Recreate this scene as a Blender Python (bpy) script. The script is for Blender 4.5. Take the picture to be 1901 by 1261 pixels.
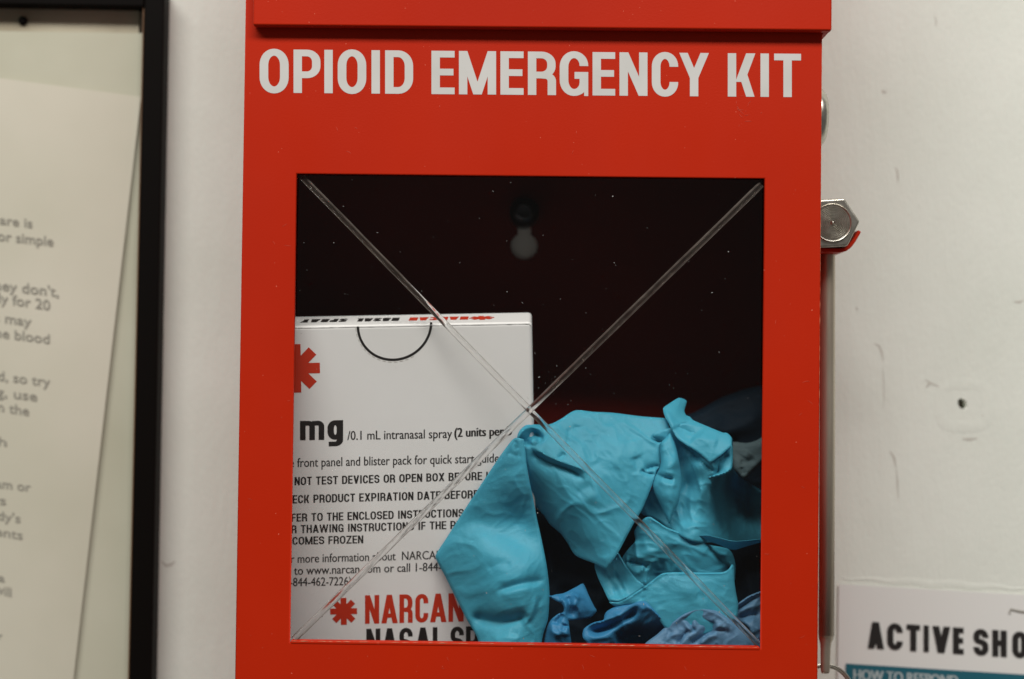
import bpy, bmesh, math, random
import numpy as np
from mathutils import Vector, Matrix, noise
from mathutils.geometry import delaunay_2d_cdt
random.seed(7)
for o in list(bpy.data.objects): bpy.data.objects.remove(o)
SC = bpy.context.scene
COL = SC.collection

# ------------------------------------------------------------------ camera
F, CX, CY = 2640.0, 950.5, 630.5            # focal length and centre in photograph pixels
ROT = Matrix(((0.999882, -0.010192, -0.011519), (0.009947, 0.999728, -0.021095), (0.01173, 0.020978, 0.999711)))
CAM = Vector((-0.000676, -0.528469, 0.014995))
cd = bpy.data.cameras.new('camera'); cam = bpy.data.objects.new('camera', cd); COL.objects.link(cam)
r, f, u = ROT.col[0], ROT.col[1], ROT.col[2]
M4 = Matrix(((r[0], u[0], -f[0], CAM[0]), (r[1], u[1], -f[1], CAM[1]), (r[2], u[2], -f[2], CAM[2]), (0, 0, 0, 1)))
cam.matrix_world = M4
cd.lens = 50; cd.sensor_width = 36; cd.clip_start = 0.02; cd.clip_end = 50
cd.dof.use_dof = True; cd.dof.focus_distance = 0.532; cd.dof.aperture_fstop = 4.9
SC.camera = cam

# ------------------------------------------------------------------ world, lamps, exposure
w = bpy.data.worlds.new("World"); SC.world = w; w.use_nodes = True
bg = w.node_tree.nodes['Background']; bg.inputs[0].default_value = (1.0, 0.95, 0.88, 1); bg.inputs[1].default_value = 0.11
def area(name, loc, target, sx, sy, power, col):
    l = bpy.data.lights.new(name, 'AREA'); l.shape = 'RECTANGLE'; l.size = sx; l.size_y = sy; l.energy = power; l.color = col
    o = bpy.data.objects.new(name, l); COL.objects.link(o); o.location = loc
    o.rotation_euler = (Vector(target) - Vector(loc)).to_track_quat('-Z', 'Y').to_euler(); return o
area('ceiling_light', (-0.05, -1.10, 1.42), (0, 0, 0), 2.8, 0.36, 57, (1.0, 0.975, 0.93))
SC.view_settings.view_transform = 'Standard'; SC.view_settings.look = 'None'
SC.view_settings.exposure = 0; SC.view_settings.gamma = 1

# ------------------------------------------------------------------ helpers
def ray(px, py): return ROT @ Vector(((px - CX) / F, 1.0, (CY - py) / F))
def at(px, py, Y=0.0):
    d = ray(px, py); return CAM + d * ((Y - CAM.y) / d.y)
def plane_at(P0, n):
    def g(px, py):
        d = ray(px, py); return CAM + d * ((P0 - CAM).dot(n) / d.dot(n))
    return g
def mat(name, base, rough=0.5, metal=0.0, spec=0.5, tr=0.0):
    m = bpy.data.materials.new(name); m.use_nodes = True
    b = m.node_tree.nodes['Principled BSDF']
    b.inputs['Base Color'].default_value = (*base, 1); b.inputs['Roughness'].default_value = rough
    b.inputs['Metallic'].default_value = metal; b.inputs['Specular IOR Level'].default_value = spec
    b.inputs['Transmission Weight'].default_value = tr
    return m
def nd(m, t, **kw):
    n = m.node_tree.nodes.new(t)
    for k, v in kw.items():
        if k in n.inputs: n.inputs[k].default_value = v
        else: setattr(n, k, v)
    return n
def lk(m, a, b): m.node_tree.links.new(a, b)
def coords(m, scale=(1, 1, 1)):
    tc = nd(m, 'ShaderNodeTexCoord'); mp = nd(m, 'ShaderNodeMapping'); mp.inputs['Scale'].default_value = scale
    lk(m, tc.outputs['Object'], mp.inputs[0]); return mp.outputs[0]
def add_bump(m, layers, dist=0.001):
    """layers: (scale, detail, strength, stretch)"""
    b = m.node_tree.nodes['Principled BSDF']; prev = None
    for sc, det, st, stretch in layers:
        co = coords(m, stretch); n = nd(m, 'ShaderNodeTexNoise', Scale=sc, Detail=det); lk(m, co, n.inputs['Vector'])
        bp = nd(m, 'ShaderNodeBump', Strength=st, Distance=dist); lk(m, n.outputs['Fac'], bp.inputs['Height'])
        if prev: lk(m, prev, bp.inputs['Normal'])
        prev = bp.outputs['Normal']
    lk(m, prev, b.inputs['Normal'])
def mottle(m, c1, c2, scale, detail=4, lo=0.35, hi=0.65, stretch=(1, 1, 1), specks=None):
    b = m.node_tree.nodes['Principled BSDF']
    co = coords(m, stretch); n = nd(m, 'ShaderNodeTexNoise', Scale=scale, Detail=detail); lk(m, co, n.inputs['Vector'])
    rp = nd(m, 'ShaderNodeValToRGB'); lk(m, n.outputs['Fac'], rp.inputs[0])
    rp.color_ramp.elements[0].position = lo; rp.color_ramp.elements[0].color = (*c1, 1)
    rp.color_ramp.elements[1].position = hi; rp.color_ramp.elements[1].color = (*c2, 1)
    out = rp.outputs[0]
    if specks:
        col, sc, thr = specks
        v = nd(m, 'ShaderNodeTexNoise', Scale=sc, Detail=1.0); lk(m, co, v.inputs['Vector'])
        r2 = nd(m, 'ShaderNodeValToRGB'); lk(m, v.outputs['Fac'], r2.inputs[0])
        r2.color_ramp.elements[0].position = thr; r2.color_ramp.elements[0].color = (0, 0, 0, 1)
        r2.color_ramp.elements[1].position = thr + 0.02; r2.color_ramp.elements[1].color = (1, 1, 1, 1)
        mx = nd(m, 'ShaderNodeMix', data_type='RGBA'); lk(m, r2.outputs[0], mx.inputs[0]); lk(m, out, mx.inputs[6]); mx.inputs[7].default_value = (*col, 1)
        out = mx.outputs[2]
    lk(m, out, b.inputs['Base Color'])

def link(name, me, m=None, parent=None):
    o = bpy.data.objects.new(name, me); COL.objects.link(o)
    if m: me.materials.clear(); me.materials.append(m)
    if parent: o.parent = parent
    return o
def thing(name, label, cat, loc=(0, 0, 0), group=None):
    o = bpy.data.objects.new(name, None); COL.objects.link(o); o.location = loc; o['label'] = label; o['category'] = cat
    o.empty_display_size = 0.01
    if group: o['group'] = group
    return o
def attach(o, root):
    """parent while keeping the coordinates given in world space"""
    o.parent = root; o.matrix_parent_inverse = Matrix.Translation(-Vector(root.location)); return o
def pydata(name, vs, fs, m, root=None, smooth=False):
    me = bpy.data.meshes.new(name); me.from_pydata([tuple(v) for v in vs], [], fs); me.update()
    if smooth:
        for p in me.polygons: p.use_smooth = True
    o = link(name, me, m)
    if root: attach(o, root)
    return o
def bevel(o, wd, seg=3, ang=40):
    b = o.modifiers.new('bevel', 'BEVEL'); b.width = wd; b.segments = seg; b.limit_method = 'ANGLE'; b.angle_limit = math.radians(ang)
    for p in o.data.polygons: p.use_smooth = True
    n = o.modifiers.new('wn', 'WEIGHTED_NORMAL'); n.keep_sharp = True
    return o
def box(name, lo, hi, m, root=None, bv=0.0004, seg=3):
    x0, y0, z0 = lo; x1, y1, z1 = hi
    vs = [(x0, y0, z0), (x1, y0, z0), (x1, y1, z0), (x0, y1, z0), (x0, y0, z1), (x1, y0, z1), (x1, y1, z1), (x0, y1, z1)]
    fs = [(0, 3, 2, 1), (4, 5, 6, 7), (0, 1, 5, 4), (1, 2, 6, 5), (2, 3, 7, 6), (3, 0, 4, 7)]
    o = pydata(name, vs, fs, m, root)
    if bv: bevel(o, bv, seg)
    return o
def prism(name, poly, y0, y1, m, root=None, bv=0.0, seg=2):
    """poly: list of (x,z) world, counter-clockwise seen from the camera; extruded from y0 to y1"""
    n = len(poly)
    vs = [(x, y0, z) for x, z in poly] + [(x, y1, z) for x, z in poly]
    fs = [tuple(range(n)), tuple(reversed(range(n, 2 * n)))] + [(i, n + i, n + (i + 1) % n, (i + 1) % n) for i in range(n)]
    o = pydata(name, vs, fs, m, root)
    bm = bmesh.new(); bm.from_mesh(o.data); bmesh.ops.recalc_face_normals(bm, faces=bm.faces); bm.to_mesh(o.data); bm.free()
    if bv: bevel(o, bv, seg)
    return o
def pxpoly(pts, Y): return [(at(x, y, Y).x, at(x, y, Y).z) for x, y in pts]
def holed(name, contours, y0, y1, m, root=None, bv=0.0):
    """plate between y0 and y1 with outer contour and holes, (x,z) world"""
    c = bpy.data.curves.new(name, 'CURVE'); c.dimensions = '2D'; c.fill_mode = 'BOTH'
    for ct in contours:
        s = c.splines.new('POLY'); s.points.add(len(ct) - 1); s.use_cyclic_u = True
        for p, (x, z) in zip(s.points, ct): p.co = (x, z, 0, 1)
    c.extrude = (y1 - y0) / 2 - bv; c.bevel_depth = bv; c.bevel_resolution = 3; c.offset = -bv
    t = bpy.data.objects.new('tmp', c); COL.objects.link(t)
    dg = bpy.context.evaluated_depsgraph_get(); me = bpy.data.meshes.new_from_object(t.evaluated_get(dg))
    bpy.data.objects.remove(t)
    me.transform(Matrix.Translation((0, (y0 + y1) / 2, 0)) @ Matrix.Rotation(math.pi / 2, 4, 'X'))
    bm = bmesh.new(); bm.from_mesh(me); bmesh.ops.remove_doubles(bm, verts=bm.verts, dist=1e-6); bmesh.ops.recalc_face_normals(bm, faces=bm.faces); bm.to_mesh(me); bm.free()
    me.name = name; o = link(name, me, m)
    if root: attach(o, root)
    return o
def lathe(name, prof, centre, axis, m, root=None, n=48):
    """prof: (radius, height along axis); axis 'X' or '-Y' """
    vs = []; fs = []
    for rr, h in prof:
        for i in range(n):
            a = 2 * math.pi * i / n; c, s = rr * math.cos(a), rr * math.sin(a)
            vs.append((centre[0] + h, centre[1] + c, centre[2] + s) if axis == 'X' else (centre[0] + c, centre[1] - h, centre[2] + s))
    k = len(prof)
    for j in range(k - 1):
        for i in range(n): fs.append((j * n + i, j * n + (i + 1) % n, (j + 1) * n + (i + 1) % n, (j + 1) * n + i))
    fs.append(tuple(range(n))); fs.append(tuple(range((k - 1) * n, k * n)))
    o = pydata(name, vs, fs, m, root, smooth=True)
    bm = bmesh.new(); bm.from_mesh(o.data); bmesh.ops.recalc_face_normals(bm, faces=bm.faces); bm.to_mesh(o.data); bm.free()
    e = o.modifiers.new('es', 'EDGE_SPLIT'); e.split_angle = math.radians(38)
    return o
def tube(name, pts, rad, m, root=None, n=10, closed=False):
    pts = [Vector(p) for p in pts]; vs = []; fs = []; k = len(pts)
    for i, p in enumerate(pts):
        a = pts[(i - 1) % k] if (closed or i > 0) else p; b = pts[(i + 1) % k] if (closed or i < k - 1) else p
        t = (b - a).normalized(); s = t.cross(Vector((0, 1, 0.01))).normalized(); q = t.cross(s)
        rr = rad[i] if isinstance(rad, (list, tuple)) else rad
        for j in range(n): vs.append(p + (s * math.cos(2 * math.pi * j / n) + q * math.sin(2 * math.pi * j / n)) * rr)
    for i in range(k if closed else k - 1):
        for j in range(n): fs.append((i * n + j, i * n + (j + 1) % n, ((i + 1) % k) * n + (j + 1) % n, ((i + 1) % k) * n + j))
    if not closed: fs += [tuple(range(n)), tuple(range((k - 1) * n, k * n))]
    return pydata(name, vs, fs, m, root, smooth=True)

# ------------------------------------------------------------------ lettering: a stroke alphabet and outline text
def rounded(pts, closed):
    out = []; n = len(pts)
    for i, p in enumerate(pts):
        if len(p) == 2 or (not closed and i in (0, n - 1)): out.append((p[0], p[1])); continue
        x, y, rx, ry = p; a = pts[(i - 1) % n]; b = pts[(i + 1) % n]
        def off(q):
            dx, dy = q[0] - x, q[1] - y; L = math.hypot(dx, dy) or 1
            rr = rx if abs(dx) > abs(dy) else ry
            rr = min(rr, L * (.97 if (not closed and (q is pts[0] or q is pts[-1])) else .5))
            return x + dx / L * rr, y + dy / L * rr
        s, e = off(a), off(b)
        for k in range(9):
            t = k / 8; c1 = (s[0] + (x - s[0]) * .56, s[1] + (y - s[1]) * .56); c2 = (e[0] + (x - e[0]) * .56, e[1] + (y - e[1]) * .56)
            out.append(tuple((1 - t) ** 3 * s[j] + 3 * (1 - t) ** 2 * t * c1[j] + 3 * (1 - t) * t * t * c2[j] + t ** 3 * e[j] for j in (0, 1)))
    res = []
    for p in out:
        if not res or math.hypot(p[0] - res[-1][0], p[1] - res[-1][1]) > 1e-5: res.append(p)
    if closed and math.hypot(res[0][0] - res[-1][0], res[0][1] - res[-1][1]) < 1e-5: res.pop()
    return res
def ribbon(pts, hx, hy, closed=False):
    p = [(x, y * hx / hy) for x, y in rounded(pts, closed)]; n = len(p); L = []; R = []
    for i in range(n):
        a = p[(i - 1) % n] if (closed or i) else None; b = p[(i + 1) % n] if (closed or i < n - 1) else None
        ns = []
        for q, s in ((a, p[i]), (p[i], b)):
            if q and s:
                dx, dy = s[0] - q[0], s[1] - q[1]; l = math.hypot(dx, dy) or 1; ns.append((-dy / l, dx / l))
        nx = sum(q[0] for q in ns); ny = sum(q[1] for q in ns); l = math.hypot(nx, ny) or 1; nx /= l; ny /= l
        k = hx / max(0.45, nx * ns[0][0] + ny * ns[0][1])
        L.append((p[i][0] + nx * k, (p[i][1] + ny * k) * hy / hx)); R.append((p[i][0] - nx * k, (p[i][1] - ny * k) * hy / hx))
    return [(L[i], L[(i + 1) % n], R[(i + 1) % n], R[i]) for i in range(n if closed else n - 1)]
def para(xa, ya, xb, yb, wx): return [((xa, ya), (xa + wx, ya), (xb + wx, yb), (xb, yb))]
def glyph(ch, W, hx, hy):
    l, r_, t, b = hx, W - hx, 1 - hy, hy; s = 2 * hx; rx = (W - s) / 2; ry = min(.30, rx * 1.25); q = []
    def st(*a, c=False): q.append(ribbon(list(a), hx, hy, c))
    def pa(*a): q.append(para(*a))
    k = (rx, ry)
    if ch in 'O0': st((l, b, *k), (r_, b, *k), (r_, t, *k), (l, t, *k), c=True)
    elif ch == 'C': st((r_, .33), (r_, b, *k), (l, b, *k), (l, t, *k), (r_, t, *k), (r_, .67))
    elif ch == 'G': st((r_, .67), (r_, t, *k), (l, t, *k), (l, b, *k), (r_, b, rx, ry * .8), (r_, .46 + hy)); st((W * .52, .46), (W, .46)); pa(W - hx * .95, 0, W - hx * .95, .36, hx * .95)
    elif ch == 'D': st((l, b), (r_, b, rx * 1.1, ry), (r_, t, rx * 1.1, ry), (l, t)); st((l, 0), (l, 1))
    elif ch == 'P': st((l, .42), (r_, .42, rx, .2), (r_, t, rx, .2), (l, t)); st((l, 0), (l, 1))
    elif ch == 'R': st((l, .46), (r_ - hx * .2, .46, rx, .2), (r_ - hx * .2, t, rx, .2), (l, t)); st((l, 0), (l, 1)); st((W * .45, .46), (r_ - hx * .1, .44, rx * .6, .12), (r_ - hx * .1, 0))
    elif ch == 'B': st((l, .52), (r_ - hx * .3, .52, rx, .17), (r_ - hx * .3, t, rx, .17), (l, t)); st((l, b), (r_, b, rx, .19), (r_, .52, rx, .19), (l, .52)); st((l, 0), (l, 1))
    elif ch == 'E': st((W, t), (l, t), (l, b), (W, b)); st((l, .51), (W * .95, .51))
    elif ch == 'F': st((W, t), (l, t), (l, 0)); st((l, .5), (W * .93, .5))
    elif ch == 'L': st((l, 1), (l, b), (W, b))
    elif ch in 'I1|': st((W / 2, 0), (W / 2, 1))
    elif ch == 'T': st((0, t), (W, t)); st((W / 2, 0), (W / 2, t))
    elif ch == 'H': st((l, 0), (l, 1)); st((r_, 0), (r_, 1)); st((l, .52), (r_, .52))
    elif ch == 'U': st((l, 1), (l, b, *k), (r_, b, *k), (r_, 1))
    elif ch == 'N': st((l, 0), (l, 1)); st((r_, 0), (r_, 1)); pa(0, 1, W - s * 1.05, 0, s * 1.05)
    elif ch == 'M': st((l, 0), (l, 1)); st((r_, 0), (r_, 1)); pa(0, 1, W / 2 - s * .5, 0, s * 1.0); pa(W - s, 1, W / 2 - s * .5, 0, s * 1.0)
    elif ch == 'A': pa(0, 0, W / 2 - s * .55, 1, s * 1.1); pa(W - s, 0, W / 2 - s * .55, 1, s * 1.1); st((W * .24, .27), (W * .76, .27))
    elif ch == 'V': pa(0, 1, W / 2 - s * .55, 0, s * 1.1); pa(W - s, 1, W / 2 - s * .55, 0, s * 1.1)
    elif ch == 'W':
        e = s * .9; pa(0, 1, W * .27 - e / 2, 0, e); pa(W * .5 - e / 2, 1, W * .27 - e / 2, 0, e); pa(W * .5 - e / 2, 1, W * .73 - e / 2, 0, e); pa(W - e, 1, W * .73 - e / 2, 0, e)
    elif ch == 'X': pa(0, 0, W - s * 1.1, 1, s * 1.1); pa(0, 1, W - s * 1.1, 0, s * 1.1)
    elif ch == 'Y': pa(W / 2 - hx, .42, 0, 1, s); pa(W / 2 - hx, .42, W - s, 1, s); st((W / 2, 0), (W / 2, .44))
    elif ch == 'K': st((l, 0), (l, 1)); pa(s * .9, .34, W - s * 1.15, 1, s * 1.1); pa(W - s * 1.15, 0, s * .9 + (W - s * 2.05) * .30, .535, s * 1.0)
    elif ch == 'Z': st((0, t), (W, t)); st((0, b), (W, b)); pa(0, b, W - s, t, s)
    elif ch == 'S': st((r_, .69), (r_, t, *k), (l, t, *k), (l, .55, rx, .1), (W / 2, .52, .05, .05), (r_, .46, rx, .12), (r_, b, *k), (l, b, *k), (l, .31))
    elif ch == 'm': st((l, 0), (l, 1)); st((l, t - .02), (W / 2, t, rx * .4, .2), (W / 2, 0)); st((W / 2, t - .02), (r_, t, rx * .4, .2), (r_, 0))
    elif ch == 'g': st((l, b, *k), (r_, b, *k), (r_, t, *k), (l, t, *k), c=True); st((r_, 1), (r_, -.34 + hy, rx, .2), (W * .08, -.34 + hy))
    elif ch == '2': st((l, .72), (l, t, *k), (r_, t, *k), (r_, .56, .1, .14), (l * 1.2, .12)); st((0, b), (W, b))
    elif ch == '(': st((W, 1.1), (l, .75, .05, .2), (l, .1, .05, .2), (W, -.25))
    return q
WID = {'I': .2, 'M': .66, 'W': .78, 'O': .5, 'A': .52, 'V': .5, 'X': .52, 'E': .41, 'F': .39, 'L': .4, 'T': .44, ' ': .22}
class Print:
    """collects flat printed faces on a surface; ghost layers keep overlapping strokes apart"""
    def __init__(s): s.v = []; s.f = []; s.k = 0
    def quads(s, qs, o, ex, ey, n, lift):
        s.k += 1; base = lift + (s.k % 7) * 3e-6
        for q in qs:
            i = len(s.v)
            for x, y in q: s.v.append(o + ex * x + ey * y + n * base)
            s.f.append(tuple(range(i, i + len(q))))
    def glyph(s, ch, W, hx, hy, o, ex, ey, n, lift=5e-5):
        for qs in glyph(ch, W, hx, hy): s.quads(qs, o, ex, ey, n, lift)
    def build(s, name, m, root): return pydata(name, s.v, s.f, m, root)
def letter_on(P, ch, g, x0, x1, yb, H, hx, hy, n, lift=5e-5):
    """glyph between photograph columns x0..x1 with base line yb(x) and height H px on the plane g"""
    o = g(x0, yb(x0)); ex = (g(x1, yb(x1)) - o); ey = g(x0, yb(x0) - H) - o; W = (x1 - x0) / H
    P.glyph(ch, W, hx, hy, o, ex / W, ey, n, lift)
def caps_line(P, txt, g, xl, xr, yl, yr, H, nvis, n, hx=.1, hy=.075, gap=.07, lift=5e-5):
    adv = [0]
    for c in txt: adv.append(adv[-1] + WID.get(c, .47) + gap)
    tot = adv[nvis] - gap; k = (xr - xl) / (tot * H)
    yb = lambda x: yl + (x - xl) * (yr - yl) / (xr - xl)
    for c, a in zip(txt, adv):
        if c == ' ': continue
        W = WID.get(c, .47); x0 = xl + a * H * k; x1 = x0 + W * H * k
        o = g(x0, yb(x0)); ex = g(x1, yb(x1)) - o; ey = g(x0, yb(x0) - H) - o
        P.glyph(c, W * k, hx, hy, o, ex / (W * k), ey, n, lift)
_tc = {}
def text_mesh(txt):
    if txt in _tc: return _tc[txt]
    c = bpy.data.curves.new('t', 'FONT'); c.body = txt; c.fill_mode = 'FRONT'; c.resolution_u = 3
    o = bpy.data.objects.new('t', c); COL.objects.link(o)
    dg = bpy.context.evaluated_depsgraph_get(); me = bpy.data.meshes.new_from_object(o.evaluated_get(dg)); bpy.data.objects.remove(o)
    vs = [(v.co.x, v.co.y) for v in me.vertices]; fs = [tuple(p.vertices) for p in me.polygons]
    _tc[txt] = (vs, fs); return vs, fs
def line(P, txt, nvis, g, xl, xr, yl, yr, H, n, bold=0.0, lift=5e-5):
    """outline text: first nvis characters span xl..xr, H = capital height px"""
    vv, _ = text_mesh(txt[:nvis]); x0 = min(v[0] for v in vv); x1 = max(v[0] for v in vv)
    vs, fs = text_mesh(txt); o = g(xl, yl); ex = (g(xr, yr) - o) / (x1 - x0); ey = (g(xl, yl - H) - o) / .70
    for k, dx in enumerate((0,) if not bold else (-bold, 0, bold)):
        i = len(P.v)
        for x, y in vs: P.v.append(o + ex * (x - x0 + dx) + ey * y + n * (lift + k * 4e-6))
        P.f += [tuple(i + a for a in f_) for f_ in fs]

# ------------------------------------------------------------------ materials
M = {}
M['wall'] = mat('wall_paint', (.72, .69, .65), .5, spec=.4); mottle(M['wall'], (.665, .685, .62), (.73, .745, .685), 14, 5, .3, .7)
add_bump(M['wall'], [(20, 3, .30, (1, 1, .35)), (120, 3, .22, (1.6, 1, .35)), (700, 3, .10, (1, 1, .6))], .0015)
M['red'] = mat('red_enamel', (.55, .022, .006), .48, spec=.16)
mottle(M['red'], (.415, .0140, .0006), (.475, .0180, .0010), 9, 5, .3, .7, specks=((.62, .12, .07), 900, .775)); add_bump(M['red'], [(1500, 2, .06, (1, 1, 1)), (35, 2, .06, (1, 1, 1))], .0006)
_b = M['red'].node_tree.nodes['Principled BSDF']; _n = nd(M['red'], 'ShaderNodeTexNoise', Scale=26, Detail=5); lk(M['red'], coords(M['red'], (1, 1, .6)), _n.inputs['Vector']); _m = nd(M['red'], 'ShaderNodeMapRange'); _m.inputs[3].default_value = .36; _m.inputs[4].default_value = .62; lk(M['red'], _n.outputs['Fac'], _m.inputs[0]); lk(M['red'], _m.outputs[0], _b.inputs['Roughness'])
M['inner'] = mat('shaded_red_enamel', (.12, .008, .005), .7, spec=.03); mottle(M['inner'], (.095, .004, .002), (.125, .006, .003), 12)  # red enamel with the interior's shade put into its colour
M['vinyl'] = mat('white_vinyl', (.63, .62, .59), .55); mottle(M['vinyl'], (.52, .515, .49), (.57, .56, .54), 60, 4)
M['steel'] = mat('turned_steel', (.56, .53, .47), .32, 1.0); mottle(M['steel'], (.48, .45, .39), (.62, .59, .53), 400, 4); add_bump(M['steel'], [(900, 3, .08, (1, 1, 1))], .0003)
M['handle'] = mat('dull_steel', (.50, .47, .40), .42, .85); mottle(M['handle'], (.50, .42, .33), (.64, .57, .47), 90, 5, stretch=(3, 3, .3))
M['dark_steel'] = mat('dark_steel', (.05, .055, .06), .35, 1.0)
M['black'] = mat('black_lacquer', (.004, .003, .0025), .5, spec=.07); add_bump(M['black'], [(300, 3, .2, (1, 1, .1))], .0004)
M['edge'] = mat('brown_frame_edge', (.16, .075, .03), .6)
M['paper'] = mat('cream_paper', (.55, .53, .45), .7, spec=.2); mottle(M['paper'], (.50, .48, .385), (.57, .54, .45), 9, 4)
M['paper2'] = mat('yellowed_paper', (.50, .49, .40), .7, spec=.2); mottle(M['paper2'], (.44, .43, .33), (.50, .49, .39), 12, 4)
M['backing'] = mat('tan_backing', (.38, .33, .24), .8, spec=.1); mottle(M['backing'], (.34, .30, .22), (.46, .42, .32), 30, 4)
M['ink'] = mat('black_ink', (.016, .013, .012), .5); M['greyink'] = mat('grey_ink', (.27, .255, .215), .7)
M['redink'] = mat('red_ink', (.56, .035, .010), .45); M['carton'] = mat('white_carton', (.66, .65, .63), .38, spec=.45)
mottle(M['carton'], (.80, .79, .765), (.84, .83, .81), 20, 3); add_bump(M['carton'], [(60, 2, .05, (1, 1, 1))], .001)
M['poster'] = mat('poster_paper', (.70, .69, .665), .5); M['teal'] = mat('teal_print', (.005, .10, .14), .6); M['palegrey'] = mat('pale_grey_print', (.36, .42, .43), .6)
M['scuff'] = mat('grey_scuff', (.50, .48, .43), .8)
M['screw'] = mat('screw_metal', (.30, .34, .36), .4, 1.0)
def glove_mat(name, c1, c2, tr=.28, rough=.52, spec=.45):
    m = mat(name, c1, rough, spec=spec); b = m.node_tree.nodes['Principled BSDF']
    mottle(m, c1, c2, 45, 4, .3, .72)
    add_bump(m, [(2100, 2, .30, (1, 1, 1)), (240, 4, .34, (1, 1.5, .8))], .0004)
    t = nd(m, 'ShaderNodeBsdfTranslucent'); t.inputs[0].default_value = (c1[0] * .1, c1[1] * 1.0, c1[2] * 1.15, 1)
    mx = nd(m, 'ShaderNodeMixShader'); mx.inputs[0].default_value = tr
    out = m.node_tree.nodes['Material Output']; lk(m, b.outputs[0], mx.inputs[1]); lk(m, t.outputs[0], mx.inputs[2]); lk(m, mx.outputs[0], out.inputs[0]); return m
M['nitrile'] = glove_mat('light_blue_nitrile', (.062, .44, .59), (.09, .50, .65), .34)
M['nitrile_blue'] = glove_mat('mid_blue_nitrile', (.035, .24, .46), (.05, .29, .52))
M['nitrile_grey'] = glove_mat('dusty_blue_nitrile', (.10, .25, .42), (.14, .31, .48))
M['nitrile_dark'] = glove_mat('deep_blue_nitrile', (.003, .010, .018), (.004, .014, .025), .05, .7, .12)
M['nitrile_pale'] = glove_mat('pale_grey_blue_nitrile', (.07, .11, .12), (.09, .14, .15), .1, .7, .2)
def pane_mat():
    m = bpy.data.materials.new('clear_acrylic'); m.use_nodes = True; nt = m.node_tree; nt.nodes.remove(nt.nodes['Principled BSDF'])
    a = nd(m, 'ShaderNodeBsdfTransparent'); a.inputs[0].default_value = (.985, .985, .985, 1); g = nd(m, 'ShaderNodeBsdfGlossy', Roughness=.04)
    fr = nd(m, 'ShaderNodeFresnel', IOR=1.49); mx = nd(m, 'ShaderNodeMixShader')
    ge_ = nd(m, 'ShaderNodeNewGeometry'); mt = nd(m, 'ShaderNodeMath', operation='MULTIPLY'); inv = nd(m, 'ShaderNodeMath', operation='SUBTRACT'); inv.inputs[0].default_value = 1
    lk(m, ge_.outputs['Backfacing'], inv.inputs[1]); lk(m, fr.outputs[0], mt.inputs[0]); lk(m, inv.outputs[0], mt.inputs[1])
    lk(m, mt.outputs[0], mx.inputs[0]); lk(m, a.outputs[0], mx.inputs[1]); lk(m, g.outputs[0], mx.inputs[2]); lk(m, mx.outputs[0], nt.nodes['Material Output'].inputs[0]); return m
M['pane'] = pane_mat()
def haze_mat(name, col, alpha, refr):
    m = bpy.data.materials.new(name); m.use_nodes = True; nt = m.node_tree; b = nt.nodes['Principled BSDF']
    b.inputs['Base Color'].default_value = (*col, 1); b.inputs['Roughness'].default_value = .45
    a = nd(m, 'ShaderNodeBsdfRefraction', Roughness=.28, IOR=1.18) if refr else nd(m, 'ShaderNodeBsdfTransparent')
    co = coords(m, (1, 1, 1)); n = nd(m, 'ShaderNodeTexNoise', Scale=320, Detail=2); lk(m, co, n.inputs['Vector'])
    mr = nd(m, 'ShaderNodeMapRange'); mr.inputs[1].default_value = .3; mr.inputs[2].default_value = .7; mr.inputs[3].default_value = alpha * .6; mr.inputs[4].default_value = alpha * 1.4
    lk(m, n.outputs['Fac'], mr.inputs[0]); mx = nd(m, 'ShaderNodeMixShader'); lk(m, mr.outputs[0], mx.inputs[0])
    lk(m, a.outputs[0], mx.inputs[1]); lk(m, b.outputs[0], mx.inputs[2]); lk(m, mx.outputs[0], nt.nodes['Material Output'].inputs[0]); return m
M['groove'] = haze_mat('scored_acrylic', (.40, .34, .29), .04, True)
M['groove_edge'] = haze_mat('chipped_acrylic_edge', (.17, .145, .12), .75, False); M['groove_flank'] = haze_mat('groove_flank', (.42, .34, .29), .12, False)
M['dust'] = mat('pale_dust', (.42, .40, .38), .8)

# ------------------------------------------------------------------ the wall
WY = 0.088                                    # the wall plane
hc = at(1787, 750, WY)
def ell(cx, cz, rx, rz, n=20, rot=0):
    return [(cx + rx * math.cos(a) * math.cos(rot) - rz * math.sin(a) * math.sin(rot), cz + rx * math.cos(a) * math.sin(rot) + rz * math.sin(a) * math.cos(rot)) for a in [2 * math.pi * i / n for i in range(n)]]
wall = holed('wall', [[(-1.6, -1.2), (1.6, -1.2), (1.6, 1.2), (-1.6, 1.2)], ell(hc.x, hc.z, .0019, .0026, 14, .6)], WY, WY + .012, M['wall'])
wall['kind'] = 'structure'
box('hole_backing', (hc.x - .008, WY + .008, hc.z - .008), (hc.x + .008, WY + .011, hc.z + .008), M['backing'], None, 0).parent = wall
def relief(pts, wd, hgt, m, name, closed=True):
    """a low rounded ridge of paint on the wall following px points"""
    P = [at(x, y, WY - .00005) for x, y in pts]; prof = []
    vs = []; fs = []; n = len(P); K = 5
    for i in range(n):
        a = P[(i - 1) % n] if (closed or i) else P[i]; b = P[(i + 1) % n] if (closed or i < n - 1) else P[i]
        t = (b - a).normalized(); s = Vector((-t.z, 0, t.x)); tp = 1 if closed else max(.08, math.sin(math.pi * (i + .3) / (n - .4)))
        for k in range(K):
            q = k / (K - 1) * 2 - 1; vs.append(P[i] + s * q * wd * tp + Vector((0, -hgt * (1 - q * q), 0)))
    for i in range(n if closed else n - 1):
        for k in range(K - 1): fs.append((i * K + k, ((i + 1) % n) * K + k, ((i + 1) % n) * K + k + 1, i * K + k + 1))
    o = pydata(name, vs, fs, m, None, True); o.parent = wall; return o
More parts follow.
